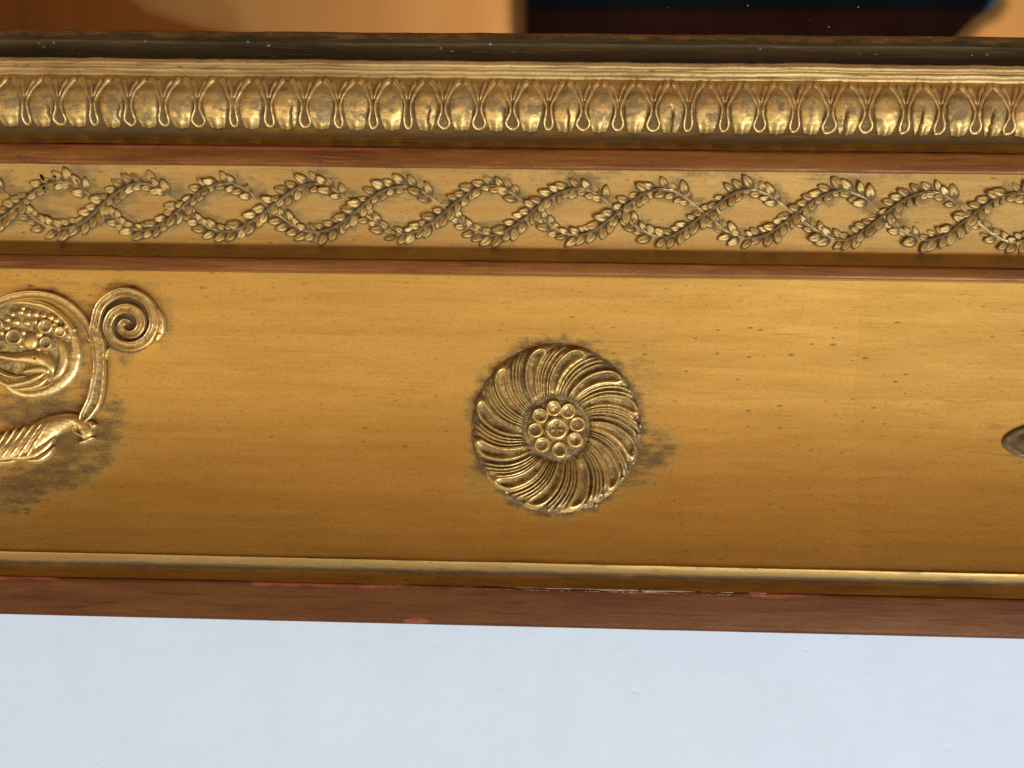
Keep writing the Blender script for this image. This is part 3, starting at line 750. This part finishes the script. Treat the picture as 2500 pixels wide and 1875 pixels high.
for k, (x, y, r, c) in enumerate(((110, 450, 50, .8), (215, 478, 45, 0), (320, 378, 44, .85), (322, 490, 36, .9), (420, 415, 34, .3), (250, 295, 21, 0), (302, 303, 20, 0), (120, 350, 22, 0), (150, 282, 19, 0), (198, 292, 21, 0), (352, 318, 20, 0), (388, 335, 20, 0), (62, 385, 20, 0), (190, 352, 22, 0), (508, 402, 14, 0), (245, 345, 18, 0), (95, 295, 17, 0), (455, 375, 16, 0), (20, 420, 18, 0), (-30, 470, 24, 0), (165, 420, 20, 0), (275, 430, 22, 0), (380, 375, 18, .5), (470, 440, 20, 0), (445, 330, 14, 0), (165, 255, 16, 0), (60, 330, 18, 0), (10, 360, 20, .5), (300, 345, 16, 0), (150, 510, 18, 0), (270, 530, 16, 0))):
    px, py = Z(x, y); pr = P_cove()
    pr.boss(px, py, r / 2.05, r / 2.05 * rng.uniform(.9, 1.12), 0, 6 + r * .17, crater=c, base=4, seed=730 + k, dust=.5, nr=9, na=18)
    pr.build('berry', M['relief'], orn)
# the bird's head inside the coil
pr = P_cove()
pr.sweep(ZP((-120, 540, .25), (0, 575, .5), (110, 592, .7), (220, 590, 1.1), (300, 600, 1.25), (352, 640, .9), (372, 700, .5)), 17, 14, nl=13, seed=760, base=4, taper=(.05, .12), dust=.3)
pr.sweep(ZP((160, 690, .4), (230, 670, 1.0), (310, 665, 1.1), (345, 700, .6)), 13, 12, nl=11, seed=761, base=4, dust=.4)
head = pr.build('bird_head', M['relief'], orn)
px, py = Z(262, 588); pr = P_cove(); pr.boss(px, py, 9, 7, 0, 8, crater=.95, base=15, seed=762, nr=9, na=16, dust=.8); pr.build('eye', M['relief'], head)
for k, pts in enumerate((((395, 455, .3), (430, 520, 1), (440, 600, 1.1), (415, 690, .8), (360, 745, .3)),
                         ((-60, 690, .4), (60, 770, 1), (180, 755, 1), (270, 720, .8), (340, 680, .3)),
                         ((70, 800, .3), (170, 800, .9), (270, 775, .9), (350, 720, .3)),
                         ((-80, 610, .4), (20, 690, .8), (110, 720, .7), (190, 715, .3)))):
    pr = P_cove(); pr.sweep(ZP(*pts), (13, 10, 9, 8)[k], 13, nl=11, seed=770 + k, base=3, taper=(.2, .25), dust=.4)
    pr.build('feather', M['relief'], orn)
# fluted horn below
pr = P_cove()
pr.sweep(ZP((-130, 1260, 1.1), (0, 1215, 1.15), (120, 1185, 1.05), (230, 1130, .95), (330, 1070, .85), (420, 1030, .68), (500, 1015, .55), (560, 1040, .52), (592, 1090, .6), (570, 1145, .45)), 34, 18, nl=21, seed=780, base=1, taper=(.02, .07), dust=.45, rough=1.4)
pr.build('horn', M['relief'], orn)
for k in range(7):
    x0 = -110 + k * 58
    pr = P_cove()
    pr.sweep(ZP((x0 - 40, 1292 - k * 4, .5), (x0 + 20, 1235 - k * 12, 1), (x0 + 78, 1165 - k * 15, .9), (x0 + 125, 1092 - k * 12, .4)), 6.2, 7.5, nl=9, seed=790 + k, base=12, taper=(.2, .25), dust=.5, rough=1)
    pr.build('flute', M['relief'], orn)
for k, (pts, wd) in enumerate(((((90, 1265, .4), (170, 1262, 1), (250, 1240, 1.0), (340, 1180, .7), (385, 1120, .3)), 11), (((180, 1288, .5), (270, 1282, 1), (340, 1240, .8), (385, 1190, .3)), 8), (((505, 1020, .6), (512, 1080, .8), (545, 1110, .6), (600, 1128, .7), (655, 1140, .4)), 8), (((540, 1175, .4), (590, 1155, 1), (650, 1128, .6)), 6), (((615, 1020, .5), (640, 1050, 1), (665, 1040, .5)), 8), (((-60, 1290, .6), (40, 1300, 1), (120, 1288, .5)), 7))):
    pr = P_cove(); pr.sweep(ZP(*pts), wd, 12, nl=11, seed=800 + k, base=4, taper=(.15, .2), dust=.3, rough=1.5)
    pr.build('acanthus_tip', M['relief'], orn)

# ------------------------------------------------------------------ leaf ornament that starts at the right edge
lo = P_cove()
th = np.linspace(0, 2 * math.pi, 80, endpoint=False)[None, :]; rr = np.linspace(1, .02, 18)[:, None]
ax = np.cos(th); ay = np.sin(th) * (1 - .10 * np.abs(np.cos(th)) ** 3)
X = 2578 + rr * 136 * ax; Y = 1079 + rr * 52 * ay + 0 * X
H = 15 * np.sqrt(np.clip(1 - (rr / 1.02) ** 2, 0, 1)) - 6 * np.exp(-((rr - .74) / .07) ** 2) + 2.5 * np.cos(rr * ay * 9) * sstep(.7, .5, rr) + (fbm(X / 9, Y / 9, 900) - .5) * 3
H[0, :] = -1.5
g = .55 + .5 * np.exp(-((rr - .74) / .09) ** 2) + .5 * sstep(.85, 1.0, rr) - .45 * sstep(.2, .8, ay * rr + .35 * ax) + .4 * (fbm(X / 20, Y / 20, 901) - .5)  # groove and edge painted darker, lower right lighter as if lit
lo.add(X, Y, H + 0 * X, np.clip(g, 0, 1), close=True)
lo.build('leaf_ornament', M['relief'], root)

# ------------------------------------------------------------------ what the old glass mirrors: the panelled wall opposite and a dark cupboard on it
YW = -1.7
def mirrored(px, row, y):
    d = _f * F + _r * (px - 1250) - _u * (row - 937.5)
    t = (-0.009 - CAM[1]) / d[1]; Q = CAM + t * d
    t2 = (Q[1] - y) / d[1]
    return Q + t2 * np.array([d[0], -d[1], d[2]])
def wood(name, c1, c2, rough=0.5):
    m, nt, b = new_mat(name)
    tc = nt.nodes.new('ShaderNodeTexCoord').outputs['Object']
    n = noise_n(nt, tc, 6, 4, 0.6, (1, 1, .12))
    nt.links.new(mix_c(nt, mapr(nt, n, .3, .7), c1, c2), b.inputs['Base Color']); b.inputs['Roughness'].default_value = rough; b.inputs['Specular IOR Level'].default_value = .1
    return m
pw = box('room_wall', (-3, YW - 0.1, -1.6), (3, YW, 1.9), wood('orange_panelling', (0.62, 0.29, 0.085), (0.54, 0.23, 0.065)))
pw['kind'] = 'structure'
def prism(name, poly, y0, y1, mat, parent=None):
    n = len(poly); V = [(x, y0, z) for x, z in poly] + [(x, y1, z) for x, z in poly]
    Fc = [list(range(n)), list(range(2 * n - 1, n - 1, -1))] + [(i, i + n, (i + 1) % n + n, (i + 1) % n) for i in range(n)]
    return mesh_obj(name, V, Fc, mat, parent, smooth=False)
yc = YW + 0.06
def q(px, row): a = mirrored(px, row, yc); return (float(a[0]), float(a[2]))
cup = bpy.data.objects.new('wall_cupboard', None); col.objects.link(cup)
cup['label'] = 'blue black wall cupboard with sloping side, red brown below, seen mirrored above the frame'
cup['category'] = 'cupboard'
prism('carcass', [q(1283, -260), q(1283, 22), q(2402, 22), q(2440, -40), q(2440, -260)], YW, yc, plain('blue_black_lacquer', (0.0025, 0.0035, 0.0045), .9, .3, 8), cup)
prism('plinth', [q(1283, 23), q(1283, 122), q(2300, 122), q(2338, 86), q(2400, 23)], YW, yc - 0.002, plain('dark_red_wood', (0.011, 0.0035, 0.0025), .9, .3, 8), cup)
prism('corner_trim', [q(2404, 22), q(2424, 12), q(2452, -30), q(2441, -34)], YW + .01, yc + .004, plain('blue_paint', (0.012, 0.050, 0.11), .5, .2, 8), cup)
yw2 = YW + 0.03
def q(px, row): a = mirrored(px, row, yw2); return (float(a[0]), float(a[2]))
wr = bpy.data.objects.new('wardrobe', None); col.objects.link(wr)
wr['label'] = 'red brown wooden wardrobe at the left, seen only as a blurred reflection'
wr['category'] = 'wardrobe'
prism('side_panel', [q(-1400, -260), q(-1400, 420), q(640, 420), q(640, 130), q(620, 96), q(470, 62), q(360, 30), q(290, -20), q(240, -260)], YW, yw2, wood('red_wood', (0.36, 0.105, 0.017), (0.26, 0.072, 0.013)), wr)

# ------------------------------------------------------------------ small damage: bare gesso along the arris of the outer fillet, black slivers painting the dark of gouges in the worn frieze, chips
xs = np.arange(-0.05, 0.083, 0.00022)
for a0, a1 in ((905, 958), (962, 1008), (1012, 1080), (1088, 1400), (1404, 1560), (1566, 1700), (1712, 1790), (1830, 1872), (2130, 2150), (2270, 2330)):
    u = np.arange(u_of(a0, 1440, 25), u_of(a1, 1440, 25), 1.8)
    n = len(u)
    top = 1434.6 + 1.6 * (fbm(u / 18, 1 + 0 * u, 950) - .5)
    bot = top + 2.2 + 4.6 * fbm(u / 13, 3 + 0 * u, 951) * np.sqrt(np.clip(np.minimum(np.arange(n), np.arange(n)[::-1]) / 6.0, 0, 1))
    s5 = np.linspace(0, 1, 5)[None, :]
    V5 = top[:, None] + (bot - top)[:, None] * s5
    U5 = u[:, None] + 0 * s5
    H5 = 2.2 * np.sin(math.pi * s5) ** .5 + 0 * U5 + 0.8 + (fbm(U5 / 5, V5 / 2, 952) - .5)
    H5[:, 0] = H5[:, -1] = -1.0
    rl = Relief(B_out, True); rl.add(U5, V5, H5, np.zeros_like(U5)); rl.build('bare_gesso', M['gesso'], root)
for px, row, a, ln in ((104, 434, 1.0, 20), (108, 456, 1.55, 16), (190, 440, 1.05, 18), (136, 432, .8, 12)):
    rl = Relief(B_frz, False)
    c, s_ = math.cos(a) * ln / 2, math.sin(a) * ln / 2
    rl.sweep([(px - c, row - s_, .4), (px, row, 1), (px + c, row + s_, .3)], 3.6, 1.2, nl=7, step=1.5, base=4.5, taper=(.3, .3), seed=960)
    rl.build('gouge', M['crack'], root)  # raised black sliver painted for the shaded inside of a gash
